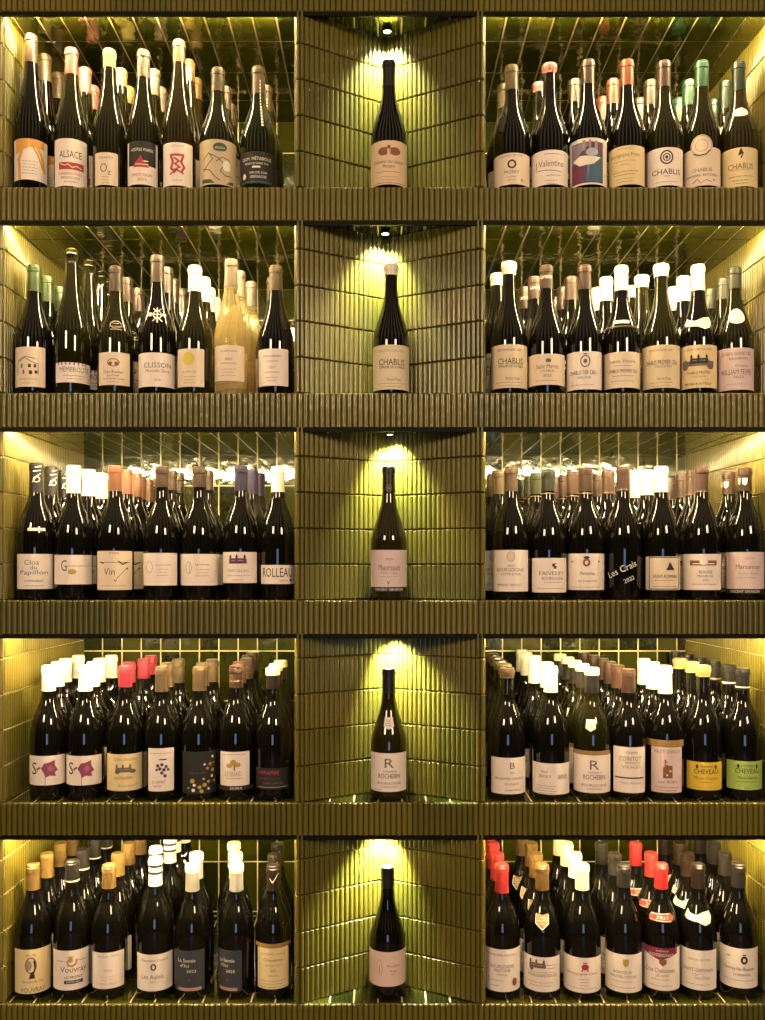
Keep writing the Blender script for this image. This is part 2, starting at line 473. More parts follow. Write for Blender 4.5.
def draw2d(bm, items, mats, base_mi):
    """flat geometry in metres from drawing items"""
    for it in items:
        k = it[0]; c = it[-1] if k != 't' else it[6]
        m = ink(c)
        if m not in mats: mats.append(m)
        mi = mats.index(m)
        def face(pts):
            try:
                f = bm.faces.new([bm.verts.new((x*K, y*K, 0)) for x, y in pts])
            except ValueError: return
            f.normal_update()
            if f.normal.z < 0: f.normal_flip()
            f.material_index = mi
        if k == 't':
            _, s, x, y, wd, h, c, rot = it
            vs, fs, (a, b, lo, hi) = text_geo(s)
            sx = wd/(b-a); sy = h/max(.3, hi-lo)
            cr, sr = math.cos(rot), math.sin(rot)
            pts = []
            for vx, vy in vs:
                px, py = (vx-(a+b)/2)*sx, (vy-(lo+hi)/2)*sy
                pts.append((x+px*cr-py*sr, y+px*sr+py*cr))
            bv = [bm.verts.new((px*K, py*K, 0)) for px, py in pts]
            for f_ in fs:
                try:
                    f = bm.faces.new([bv[q] for q in f_]); f.normal_update()
                    if f.normal.z < 0: f.normal_flip()
                    f.material_index = mi
                except ValueError: pass
        elif k == 'r':
            _, x, y, wd, h, c = it
            face([(x-wd/2, y-h/2), (x+wd/2, y-h/2), (x+wd/2, y+h/2), (x-wd/2, y+h/2)])
        elif k == 'f':
            _, x, y, wd, c = it
            rr = random.Random(int(x*7+y*13+wd*5)); p = x-wd/2
            while p < x+wd/2:
                q = rr.uniform(1.0, 3.2); q = min(q, x+wd/2-p)
                if q > .3: face([(p, y-.28), (p+q, y-.28), (p+q, y+.28), (p, y+.28)])
                p += q+.6
        elif k == 'e':
            _, x, y, a, b, c = it
            face([(x+a*math.cos(t*PI/9), y+b*math.sin(t*PI/9)) for t in range(18)])
        elif k == 'o':
            _, x, y, a, b, th, c = it
            for t in range(18):
                t0, t1 = t*PI/9, (t+1)*PI/9
                face([(x+(a-th)*math.cos(t0), y+(b-th)*math.sin(t0)), (x+a*math.cos(t0), y+b*math.sin(t0)), (x+a*math.cos(t1), y+b*math.sin(t1)), (x+(a-th)*math.cos(t1), y+(b-th)*math.sin(t1))])
        elif k == 'p': face(it[1])
        elif k == 'l':
            _, pts, th, c = it
            for (ax, ay), (bx, by) in zip(pts, pts[1:]):
                dx, dy = bx-ax, by-ay; ln = math.hypot(dx, dy) or 1
                nx, ny = -dy/ln*th/2, dx/ln*th/2; ex, ey = dx/ln*th*.3, dy/ln*th*.3
                face([(ax-ex+nx, ay-ey+ny), (ax-ex-nx, ay-ey-ny), (bx+ex-nx, by+ey-ny), (bx+ex+nx, by+ey+ny)])

def wrap_label(name, prof, ang0, half, z0, z1, bg, items, parent, corner=0.0, shape=None, lift=0.0):
    """paper strip with its print, wrapped on the bottle. ang0 is the centre angle from the front, half the half angle"""
    zc = (z0+z1)/2; rc = rad_at(prof, zc)
    mats = []; bm = bmesh.new()
    layers = []
    # paper
    if bg is not None:
        pm = mat('paper_%02x%02x%02x' % tuple(int(255*v) for v in bg), bg, 0.62, bump=(240, .08)); mats.append(pm)
        b0 = bmesh.new()
        if shape: pts = [(x*K, y*K) for x, y in shape]
        else:
            W, H = half*rc, (z1-z0)/2; c = min(corner*K, H*.4)
            pts = [(-W+c,-H),(W-c,-H),(W,-H+c),(W,H-c),(W-c,H),(-W+c,H),(-W,H-c),(-W,-H+c)] if c > 0 else [(-W,-H),(W,-H),(W,H),(-W,H)]
        b0.faces.new([b0.verts.new((x, y, 0)) for x, y in pts])
        layers.append((b0, 0.0003))
    base_n = len(mats)
    # every drawing item is its own layer, a hair above the last
    for n_, it in enumerate(items):
        b1 = bmesh.new(); draw2d(b1, [it], mats, base_n)
        layers.append((b1, 0.0005+0.00002*n_))
    out = bmesh.new()
    for b1, off in layers:
        bmesh.ops.triangulate(b1, faces=[f for f in b1.faces if len(f.verts) > 4])
        if b1.verts:
            mx = max(abs(v.co.x) for v in b1.verts); my = max(abs(v.co.y) for v in b1.verts)
            k = -int(mx/0.004)-1
            while k*0.004 < mx:
                bmesh.ops.bisect_plane(b1, geom=b1.verts[:]+b1.edges[:]+b1.faces[:], plane_co=(k*0.004, 0, 0), plane_no=(1,0,0)); k += 1
            if rad_at(prof, zc+my) < prof[2][0]*.985:
                k = -int(my/0.004)-1
                while k*0.004 < my:
                    bmesh.ops.bisect_plane(b1, geom=b1.verts[:]+b1.edges[:]+b1.faces[:], plane_co=(0, k*0.004, 0), plane_no=(0,1,0)); k += 1
        vm = {}
        for v in b1.verts:
            z = zc+v.co.y; rr = rad_at(prof, z)+off+lift
            a = ang0+v.co.x/rc
            vm[v] = out.verts.new((rr*math.sin(a), -rr*math.cos(a), z))
        for f in b1.faces:
            try:
                g = out.faces.new([vm[v] for v in f.verts]); g.material_index = f.material_index; g.smooth = True
            except ValueError: pass
        b1.free()
    return link_mesh(name, out, mats, parent=parent)

def cap_parts(root, prof, H, z0, col, style):
    """foil capsule, wax seal or bare lip"""
    if style == 'bare':
        bm = bmesh.new(); lathe(bm, [(.0095, H-.010), (.0095, H+.0015), (.0085, H+.0025)], 20)
        return link_mesh('cork', bm, mat('cork', (.55, .38, .22), .8, bump=(200, .4)), parent=root)
    wax = style == 'wax'
    t = 0.0016 if wax else 0.0006
    pts = [(rad_at(prof, z0)+.0002, z0), (rad_at(prof, z0)+t, z0+.0004)]
    n = 6
    for k in range(1, n):
        z = z0+(H-.017-z0)*k/n; pts.append((rad_at(prof, z)+t, z))
    rl = prof[-4][0]
    if wax: pts += [(rl+.0006, H-.016), (rl+.0022, H-.012), (rl+.0025, H-.006), (rl+.0012, H), (rl-.003, H+.0022), (.002, H+.003)]
    else: pts += [(prof[-5][0]+t, H-.0165), (rl+.0006, H-.0152), (rl+.0006, H-.0060), (rl-.0004, H-.0050), (rl-.0006, H-.0010), (rl-.0022, H+.0006), (.002, H+.0008)]
    pts = sorted(pts, key=lambda p: p[1])
    bm = bmesh.new(); lathe(bm, pts, 24)
    return link_mesh('wax_seal' if wax else 'capsule', bm, capmat(col, wax), parent=root, sharp=True)

class Bt: pass
BOTTLES = []
def B(row, bay, cx, top, cap, cend, lab, items, xs, desc, capd, glass='dark', kind='burgundy', style='foil', r=0.0408, neck=(), y0=None, bgc=0.8, shape=None, topc=None):
    b = Bt(); b.row = row; b.bay = bay; b.cx = cx; b.top = top; b.cap = cap; b.cend = cend; b.lab = lab; b.items = items
    b.xs = xs; b.desc = desc; b.capd = capd; b.glass = glass; b.kind = kind; b.style = style; b.r = r; b.neck = neck; b.y0 = y0; b.corner = bgc; b.shape = shape; b.topc = topc
    BOTTLES.append(b)

# ---- row 1 left
B(0,'L',28,32,'tan',61,(11,43,139,180,PAPERW),[P([(-15,20),(15,20),(15,12),(0,12),(-15,5)],OR),L([(-10,-19),(-11,0),(-6,14),(6,14),(12,4),(15,-10)],3.2,OR),L([(2,14),(8,4),(13,-8)],1.5,GD)]+F(0,-2,14,5,LG),[41,53.6],'orange swirl label','tan','dark','flute',r=.036)
B(0,'L',71.5,46,'pink',73,(56,86,139,186.5,PAPERW),[T('ALSACE',0,8,22,7),R(1,-3.5,25,7,RD),L([(-10,-1),(-6,-3),(-2,-2),(2,-5),(6,-3),(11,-5)],.8,PAPERW),T('DOMAINE BOTT GEYL',0,-11,24,2.3,RD),T('RIESLING 2021',0,-15,18,2.2,GY)]+F(0,-19,12,1,GY),[85,93],'ALSACE label with red band','pink','olive','flute',r=.0375)
B(0,'L',109.5,47,'yellow',66,(96,117.5,153,185.5,PAPER),[T('TRAPET',0,11,15,2.2,GY),O(-2,1,3.4,4.2,.9,GY),T('z',3.5,-4,3.5,3.5,GY)]+F(0,-8,7,3,LG),[121,128],'small label with large grey ring','pale yellow','olive','flute',r=.0365)
B(0,'L',143.5,48,'beige',76,(128.5,157,142,185,PAPERW),[R(0,9.5,29,24,DRK),L([(-12,9),(-8,12.5),(-3,14.5),(3,14.5),(8,12.5),(12,9)],.01,DRK),T('AOÛTEZ POADIS',0,13.5,23,3.6,WH),P([(-9,-4),(7,-4),(5,-1),(1,3),(-1,8),(-4,3),(-7,0)],RD),R(3,2,6,1,PAPERW),R(0,-1.2,13,.8,PAPERW),T('PINOT NOIR',0,-11.5,20,3,RD),T('2022',0,-16,9,2.4,RD)],[154,161],'half black label with red boat','beige','olive','flute',r=.0365)
B(0,'L',179,38,'gold',61,(164,192,143,186,PAPERW),[T('LÉON',0,18,12,2.2,LG),R(0,9,14,2.2,RD),L([(-6,8),(-4,2),(-6,-4),(-2,-8)],2.4,RD),L([(6,8),(4,2),(7,-3),(4,-8)],2.2,RD),L([(-3,6),(2,3),(-2,0),(3,-3),(-3,-6)],1.6,RD),L([(-7,-10),(0,-6),(6,-9)],1.6,RD)]+F(0,-16,10,1,LG),[189,196],'white label with red monogram figure','short gold','amber','flute',r=.037)
B(0,'L',218,66,'tan',90.5,(199.5,236,140,185,PAPERT),[E(2,14.5,7,4.5,DG),R(2,10,15,1.5,PAPERT),T('ADEGA',2,14,10,2,WH),L([(-16,3),(-9,9),(-5,3),(-11,-3),(-15,-8)],.7,BK),L([(-8,8),(0,4),(6,-2),(2,-9),(8,-13),(15,-12)],.7,BK),L([(-2,0),(4,5),(11,3),(14,-3),(10,-8)],.7,BK),E(9,-3,4.5,5.5,WH),L([(-16,-6),(-8,-8),(-4,-14),(2,-18)],.7,BK),P([(-17,-20),(-3,-21),(-7,-17),(-17,-16)],DG),P([(8,-21),(17,-20),(17,-17),(12,-18)],DG)],[225,230],'kraft paper label with line drawing','tan','olive')
B(0,'L',258.5,65,'tan',93,(240.5,275,152,184,DRK),[T('DOM. MÉTABOLIE',0,9,31,4,WH),T('PERDUE SANS TOI',0,4,24,2,WH),R(0,.5,8,2,WH),T('VIN DE SOIF',2,-5,18,2.2,WH),T('GRENACHE',2,-9,16,2.6,WH),R(0,-14,33,.8,BL),E(-13,-8,2.2,3,WH)],[266],'black label with white lettering','tan','green',neck=[('stripe',)])
B(0,'V',388.8,58,'black',86,(369.5,407.5,141,185,(.82,.60,.38)),[E(-5,11,6,4,BR),E(6,11,6,4,BR),R(0,12,3,9,(.82,.60,.38)),E(0,15,2,2,BR),T('Domaine des Saisons',0,1,31,3.4,GY),T('Morgon',0,-4,12,4,BK)]+F(0,-9,24,1,BR)+F(0,-14,18,3,LG)+[R(0,-20,36,.5,BR)],[],'peach label with twin red crest','black')
# ---- row 1 right
B(0,'R',511.7,63.5,'tan',89,(494,529,153.6,185,PAPER),[T("MOREY D'OR",0,13,24,2,GY),O(1,4.5,4.4,4.4,1.7,BK),T('MOREY',1,-3,15,3,GY)]+F(1,-8,10,2,LG)+[T('R',12,-11,3,3,BR)],[506],'label with small black ring','tan')
B(0,'R',549.5,62,'pink',71,(531,567.5,150.5,185,PAPERW),[T('J Valentino',0,3,30,8,GY),L([(-14,-2),(12,-4)],.6,GY)]+F(4,-8,14,1,BR)+F(2,-13,12,2,LG)+F(4,13,18,1,BR),[537.6],'white label with sweeping grey signature','pink wax',style='wax')
B(0,'R',588,58,'brown',83,(569,607,138.5,185,WH),[R(-1,-1,34,40,PU),P([(-17,-2),(-6,10),(3,18),(-17,18)],(.25,.2,.28)),R(-4,16,3,10,LG),R(2,16,2,10,LG),R(8,15,3,10,LG),P([(-2,-20),(15,-20),(15,4),(6,10),(0,0)],BL),P([(-16,2),(-8,6),(4,5),(13,4),(5,-3),(-8,-4)],WH),E(4,9,6,4,(.5,.5,.6)),P([(-17,-20),(-8,-20),(-4,-8),(-17,-4)],(.2,.03,.08))],[574],'dark painted collage label framed in white','brown',r=.0412)
B(0,'R',627.4,58,'orange',84.5,(609,644,146,185,PAPERY),[T('Bourgogne Franc',0,10,31,4.6,GY),R(0,4.5,22,.5,LG),T('2022',0,1,8,1.8,LG)]+F(0,-6,26,2,GY)+F(0,-13,18,2,LG)+[T('MAISON',0,16.5,14,2,LG)],[613,603],'plain cream label with fine lines','orange red')
B(0,'R',663.5,59,'brownred',86,(646,681.5,148,186,PAPERW),[O(2,9,6.4,7,1.4,BK),O(2,9,3.8,4,1.2,GY),E(2,9,1.4,1.6,BK),T('CHABLIS',2,-5,29,5.2,BK),T('2022',2,-9.5,6,1.6,RD)]+F(2,-15,22,1,LG),[650.4,640],'white CHABLIS label with ring emblem','brown red','olive')
B(0,'R',701.5,59,'jade',86,(682.5,719,148,186,PAPER),[T('CHABLIS',1,-3,20,3.4,GY),T('JEAN-MARC BROCARD',0,-8.5,34,2.8,BK),L([(-8,-15),(-3,-12),(0,-16),(5,-13),(10,-15)],.6,GY),E(13,-13,.8,.8,BK)],[689,679],'CHABLIS label topped with round medallion','jade green','olive',shape=None,neck=[('medal',0,19,10.5,PAPER)])
B(0,'R',738.5,60,'darkgreen',90,(720.5,756,148,187,PAPERY),[L([(3,18),(1,12),(5,14),(3,9)],1.1,BK),E(3,15,1.5,2.5,BK),T('CHABLIS',3,1,25,5.6,GY),R(3,-2.8,18,.4,LG)]+F(3,-9,24,1,GY)+F(3,-13,16,2,GY),[725.6,716.6],'cream CHABLIS label with black figure','dark green','amber',neck=[('oval',2,79,7.5,4.6,WH)])
# ---- row 2 left
B(1,'L',34.5,263.5,'green',291,(17,44.5,347,387,PAPER),[L([(-11,6),(-2,10),(8,8)],.7,GY),L([(-11,-7),(-11,4),(-3,9),(4,5),(10,3),(10,-7)],.6,GY),R(-6,1,2,4,GY),R(-4,-5,2,4,GY),R(2,1,2.6,3.4,BK),R(7,1,2.2,3.4,BK),R(3,-5.5,3,3.6,BK),R(8,-5,2.6,3,BK),T('VIGNE HAUTE',0,-12,17,2,LG)]+F(0,-16,12,1,LG),[44.7,54.4],'cream label with drawn village houses','green')
B(1,'L',72,247.7,'clear',272,(57,89,362.6,382.6,PAPERW),[T('MEMBROLITE',0,3,30,5,GY)]+F(0,-3,22,1,BR)+F(0,-6,14,1,LG),[89,101,109.6],'low white MEMBROLITE label','clear glass','olive','flute','bare',r=.0395,neck=[('dots',0,30)])
B(1,'L',116,265,'brown',291,(100,129,352.5,385.3,PAPER),[O(0,6,6,4,.8,GY),E(-3,5,2,2,BR),E(3,5,2,2,BR),T('Clos Rocher',0,-3,20,2.8,BK),T('La Croix',0,-6.5,12,2,BK)]+F(0,-10,22,1,BR)+F(0,-13,12,1,LG),[126,138],'cream label with small brown crest','brown','olive',neck=[('emblem',0,67)])
B(1,'L',157.5,254.4,'brown',282,(137.6,176.5,353,387,PAPERW),[T('CLISSON',0,4.5,28,5,GY),T("Muscadet Sèvre",0,-1,24,3,BR),T('2018',0,-10,6,2,BR)],[166.4,173,182],'white CLISSON label','brown','dark',neck=[('cross',0,78)],r=.0412)
B(1,'L',195,264.5,'white',291,(178.5,204,349,387,PAPER),[E(-1,9,6.5,6.5,(.75,.62,.10)),T('CHERTIER',0,-4,14,1.8,LG)]+F(0,-9,12,3,LG),[203.8,209,214.3],'cream label with yellow disc','white','olive')
B(1,'L',231,258,'beige',286,(215.5,244,345.5,381,PAPER),[T('MAS LIBIAN BLANC',0,12,18,2,GY),T('2022',0,4,7,2.2,BK),T('CUVÉE DES FLEURS',0,0,16,1.8,GY)]+F(0,-6,14,3,LG),[245,251],'cream label on pale golden bottle','beige','clear','flute',r=.0375)
B(1,'L',275.8,264.5,'tan',290,(259,288,349,386,PAPERW),[T('MAS LIBIAN',0,11,18,2,GY),T('VINERIE',0,6,13,1.8,LG),T('2021',0,0,7,2.2,LG),T('CAVE SAINT JEAN',0,-5,15,1.8,BK)]+F(0,-10,12,2,LG),[267.5],'plain white label, beside central niche','tan')
B(1,'V',391,263,'white',274.6,(371.8,409,345,389.6,(.82,.68,.46)),[T('VENDANGES 2021',0,16,28,2.2,LG),T('CHABLIS',1,5,27,6,BK),T('TERROIR DE CHABLIS',1,0,27,2.6,BK),T('Patrick Piuze',3,-12,14,2.6,GY)]+F(0,-16,28,2,LG),[],'big cream CHABLIS label','white wax',style='wax')
# ---- row 2 right
B(1,'R',509,261,'white',273.6,(491.5,527,344.6,388,(.82,.68,.46)),[T('VENDANGES 2021',0,16,26,2.2,BR),T('CHABLIS',1,5,26,6,BK),T('TERROIR DE CHABLIS',1,0,26,2.6,BK),T('Patrick Piuze',3,-12,14,2.6,GY)]+F(0,-16,28,2,LG),[494],'cream CHABLIS label','white wax',style='wax')
B(1,'R',546.3,264,'brownred',288,(528,564.6,354,385,PAPER),[E(2,9,2.6,1.6,GY),R(2,7.5,5,1,GY),T('Saint Martin',1,3,23,4.4,GY),T('CHABLIS',1,-1.5,14,2.2,BR),T('2022',1,-6,8,2.6,GY)]+F(0,-11,22,1,LG),[534,525],'cream label with tiny crown','brown red',neck=[('script',1,119)])
B(1,'R',585.7,264,'brownred',289,(568,602,351.6,389.5,PAPERW),[O(3,9,5,6,1.1,GY),E(3,9,1.8,2.2,GY),R(3,16,4,1.2,GY),T('CHABLIS 1ER CRU',0,-2,28,4,BK),T('VAILLONS',2,-7,13,2.2,BK)]+F(0,-14,24,1,LG),[573.4,563.5,556],'white CHABLIS 1ER CRU label','brown red')
B(1,'R',620,264.5,'white',290,(603,639,352,388,PAPER),[T('Jeanne Vocoret',0,8,27,4.6,GY),R(0,4,18,.5,LG),T('CHABLIS PREMIER CRU',0,-1,32,3.2,BK)]+F(0,-6,20,1,GY)+F(0,-11,24,1,LG),[607.5,599.5,594],'cream label and gold ringed neck','white',neck=[('band',0,72,8,3.4,WH),('ring',67,1.5)])
B(1,'R',661.4,263,'white',275.7,(643,679.5,345,388,(.82,.66,.44)),[T('VENDANGES 2021',0,16,24,2,BR),T('CHABLIS PREMIER CRU',0,4,34,4.4,BK),T('VAUCOUPIN',2,0,16,2.4,GY),T('Patrick Piuze',3,-12,14,2.4,GY)]+F(0,-16,24,2,LG),[638,629],'cream PREMIER CRU label, white wax neck','white wax',style='wax',glass='olive')
B(1,'R',697.6,263.5,'white',290,(680,717,345,388,PAPERY),[T('CHÂTEAU DE MALIGNY',0,17,28,2.6,GY),R(0,3,32,5,GY)]+castle(1,6,18,BK)+[E(-13,2,3.5,5,GY),E(12,1,4,4,GY),T('CHABLIS PREMIER',0,-6,24,2.8,GY),T('FOURCHAUME',0,-10,14,2,LG),T('MIS EN BOUTEILLE',0,-17,26,2.2,BK)],[683.5,674],'yellowish label with chateau drawing','white',neck=[('drape',2,72)])
B(1,'R',734.4,266,'greygreen',288,(717.6,752.5,348,390,PINK),[T('CHABLIS GRAND CRU',0,15,31,3.4,BR),T('BOUGEROTS',2,10,18,2.2,BK),T('Domaine',5,3,12,2.2,GY),T('WILLIAM FEVRE',0,-3,31,5,GY),T('2022',2,-8,10,2.4,GY)]+F(0,-15,20,1,LG),[723,709.8],'pink GRAND CRU label and round sticker','grey green',neck=[('oval',2,78,8,8,WH)],glass='olive')
# ---- row 3 left
B(2,'L',36.5,462,'black',492,(17,52.5,554,589,PAPERW),[T('Clos',-2,9,14,5,GY),T('du',0,4,6,4,GY),T('Papillon',0,-1.5,28,5.4,GY),T('SAVENNIÈRES',0,-9,18,2.4,BK)]+F(0,-14,20,1,BR),[51,63],'cursive Clos du Papillon label','black',neck=[('swirl',0,119),('band',0,69,8.5,3,WH)])
B(2,'L',73.8,465,'white',493,(55,91,555,584.4,PAPERW),[T('G',-8,4,6,11,GY),T('umbretiere',6,4,24,2.2,LG),E(0,-2,4,2.6,GD)],[88.6,103],'white label with tall cursive G','white',r=.0412)
B(2,'L',115.4,465,'salmon',491,(98.5,131.5,551,590,PAPER),[T('DOMAINE',0,17,9,2,GY),R(0,8,33,.5,GY),L([(-14,8),(-11,7)],1.2,BK),L([(4,9),(8,6),(13,8)],1.2,BK),T('Vin',-5,-1,11,7,GY),L([(2,-8),(12,2)],.6,GY),E(13,2,1,1,BK),T('v',1,-10,3,3,GY)]+F(0,-15,26,1,LG),[126,133.4,140,147.6],'white label crossed by thin ink lines','salmon')
B(2,'L',162,466,'brown',487,(141,176.5,553,585.5,PAPERW),[O(-9,2,4,6,.5,LG),T('Lyrannes',6,4,14,2.8,LG)]+F(5,0,10,3,LG),[170.4,178],'faint print, beside salmon capsules','rusty brown')
B(2,'L',199.5,466,'brown',487,(181,219,554,585.5,PAPERW),[O(-11,2,3.4,6,.5,LG),L([(-10,-4),(-10,6)],.5,LG),T('Lyrannes',3,5,14,2.8,GY)]+F(3,0,14,3,LG),[207],'faint print, beside purple capsules','rusty brown')
B(2,'L',241.7,465,'navy',490.6,(223.5,257,552,583,PAPERW),castle(0,7,18,PU)+[T('MARCILLAC',0,-3,22,3,LG)]+F(0,-8,24,1,LG)+F(0,-12,10,1,RD),[252,258.6],'white label with purple castle sketch','purple')
B(2,'L',277.5,466,'white',491.7,(261,293.5,565,584,PAPERW),[T('ROLLEAU',0,2,32,9,BK),T('2021',6,-6,8,1.8,GY),E(14,-5.5,1.5,1.5,BR)],[],'bold black ROLLEAU label','white')
B(2,'V',388.8,465.7,'black',490.6,(370.5,406.5,550,587,PINK),[T('2020',1,9,8,2,GY),T('Meursault',1,1,22,6,GY),T('Vieilles Vignes',1,-4.5,18,3,LG),R(0,-8,18,.4,LG),T('v',0,-14,3,3,BK)],[],'pink cursive Meursault label','black',neck=[('lower','VINCENT GIRARDIN'),('capband',0)],glass='amber')
# ---- row 3 right
B(2,'R',512,466,'tan',491,(494,528.5,550,591.5,PAPERW),[E(2,14,4,5,(.80,.66,.56)),O(2,14,4,5,.5,LG),T('2021',2,5,7,2,GY),T('BOURGOGNE',1,1,28,3.4,GY),T("CÔTE D'OR",2,-3,20,3,GY),T('EMMANUEL GIBOULOT',0,-14,26,2.2,GY)],[498,486],'white label with faint lion above BOURGOGNE','tan')
B(2,'R',547,468.5,'olive',491,(531.5,566,558,592.5,PAPERW),[R(3,9,4.4,5,BK),E(1.5,7.5,1,1,PAPERW),E(4.5,10,1,1,PAPERW),T('FAIVELEY',1,2,26,3.6,GY),T('BOURGOGNE',2,-3,22,3,GY)]+F(2,-7,18,1,LG)+F(0,-13,28,1,LG),[536.6,530,523],'FAIVELEY label with black square emblem','olive green',neck=[('ring',105,1)])
B(2,'R',585.5,467,'brownred',491,(567,603.5,553.5,590,PAPERW),[E(1,9,3.6,4,BR),E(1,9,1.6,2,PAPERW),E(1,14,3,1.3,BK),T('Marsannay',2,-2,15,4.4,BK),T('Les Longeroies',2,-9,19,2.6,BK),E(14,10,1,1,BK),E(-14,10,1.6,.8,LG)]+F(0,-15,32,1,LG),[573,564.6,557],'white label with red crest','brown red',neck=[('ring',105,1)])
B(2,'R',623,466,'brownred',491,None,[],[608,598.8],'handwritten white Les Crais 2022 on glass','brown red',neck=[('hand',),('ring',109,1)])
B(2,'R',661,466,'white',492,(646.5,680,556.5,590,(.84,.70,.52)),frame(32,31,.8,BK)+[P([(2,5),(5,5),(8,5),(6,9),(4,11)],BK),R(5,4,8,2,BK),T('SAINT-ROMAIN',0,-3,24,3.2,BK)]+F(0,-7,20,1,RD)+F(0,-13,26,1,BR),[647,636],'black framed SAINT-ROMAIN label','white')
B(2,'R',701.5,466,'brownred',491,(683.5,720,554,590,PAPERW),[R(2,7,26,1.2,BR),R(2,10,25,2.6,BR),E(2,10,4,3.2,PAPERW),R(-10,9,3,5,BR),R(14,9,3,5,BR),T('BEAUNE',4,0,13,3,GY),T('PREMIER CRU',4,-4,16,2,GY),T('2021',4,-8,6,1.8,GY)]+F(3,-12,24,1,BR),[692,682,671],'white label with brown colonnade drawing','brown red',neck=[('ring',107,1)])
B(2,'R',748,467.4,'brownred',491,(731,767,552,589,PINK),[T('2020',3,12,8,2,LG),T('Marsannay',2,3,24,6,GY),T('Vieilles Vignes',2,-3,20,3,LG),R(0,-7,20,.4,LG)],[735],'pink grey label beside right wall','brown red',neck=[('shield',2,117),('lower','VINCENT GIRARDIN')])
# ---- row 4 left
def S_(x): return [T('S',-11.5,2,6,12,BK),P([(-4,2),(-1,7),(4,8),(9,10),(9,5),(12,0),(9,-2),(10,-6),(4,-5),(0,-7),(-1,-3)],(.30,.06,.12)),L([(-5,3),(-8,1)],1.8,(.30,.06,.12)),L([(0,-6),(0,-15)],.5,BK),E(5,2,2.5,3,(.42,.14,.20))]
B(3,'L',49.5,664.6,'white',691.4,(31.6,65,755.7,785,PAPERW),S_(0),[58,65.8,78],'purple blossom label, nearest the left wall','white')
B(3,'L',84.8,664.6,'white',691.4,(67,100,755.7,785,PAPERW),S_(0),[93,99,111],'purple blossom label, beside yellow label','white')
B(3,'L',126,665,'crimson',687.5,(108.8,143.4,754,790.6,PAPERY),[T('Gilles Blanchet',0,13,23,3,LG)]+castle(-2,3,16,GY)+[E(-8,1,2.5,2.5,GY),E(7,1,3,2,GY),T('CAUTIGNIÈRE',-3,-5,18,3.4,BR),T('Bourgueil',2,-13,18,2.8,LG)],[129,144,151],'yellow label with tree lined chateau','crimson')
B(3,'L',161.5,665.5,'tan',692,(148.4,172.8,748,791,PAPERW),[R(2,10,7,1.2,BK),E(-3,4,1.7,1.7,PU),E(1,5,1.7,1.7,PU),E(5,3,1.7,1.7,BL),E(-1,1,1.7,1.7,PU),E(3,0,1.7,1.7,PU),E(7,0,1.5,1.5,BL),E(1,-3,1.7,1.7,PU),E(4,-6,1.7,1.7,PU),E(-4,0,1.4,1.4,BL),T('LE GAMET',-2,-12,13,2.4,GY),T('CIBON',-4,-16,8,1.8,GY)]+F(0,16,22,1,LG),[168,181],'white label with bunch of grapes','tan')
B(3,'L',199.5,665.7,'tan',691,(183.3,216.5,751.5,793.6,DRK),[E(x,y,s,s*.9,c) for x,y,s,c in ((13,15,1.6,WH),(10,8,1.8,GD),(4,8,1.2,WH),(7,4,1.6,GD),(13,2,2,GD),(12,-4,1.6,WH),(-8,-8,2.4,GD),(-6,-12,1.6,WH),(-1,-14,2,GD),(4,-12,2.2,GD),(8,-9,1.6,GD),(-7,-17,1.8,WH),(1,-18,2,GD),(8,-16,1.4,WH),(15,-9,1.6,GD),(14,9,1.2,GD),(-12,-15,1.2,GD),(3,-6,1.2,GD))]+[T('GRÈS DU VENT',-3,0,18,2,(.12,.10,.08))],[202,212.6],'black label scattered with gold petals','tan')
B(3,'L',236.5,664.6,'brownred',688,(221.3,249.5,751.5,785.5,PAPERW),[E(-1,6,3,3,GD),E(3,4,3,2.4,GD),E(-5,3,3,2.2,GD),R(0,1,1.4,5,BR),T('LEGRAND',-1,-5,16,5,LG)]+F(0,-9.5,15,1,GY)+F(0,14,24,1,LG),[239.6,244,248,252],'white label with small gold tree','brown red',neck=[('lower','SAUMUR'),('ring',115,1)])
B(3,'L',272.5,667,'darkbrown',689,(256,289,768,789,DRK),[T('VARAMBE',-5,6,22,3.4,RD)]+F(-3,0,22,1,(.25,.05,.05))+[T('SAINT CHINIAN',0,-4.5,20,2,GY),R(0,-8.2,32,.7,LG)],[276,279.6],'black label with red lettering','cream topped brown',topc='cream')
B(3,'V',388.8,667.4,'black',693,(371.3,406,753,791.5,PAPERW),[T('R',1,9,9,9,GY),T('DOMAINE DE',2,1,13,2,GY),T('ROCHEBIN',1,-3.5,22,4.6,BK),T('BOURGOGNE',1,-10.5,24,2.6,GY),T('CHARDONNAY',1,-14,18,2,LG)]+F(-10,-17,8,1,LG),[],'ROCHEBIN label and white neck tag','black',glass='amber',neck=[('tag',0,75)])
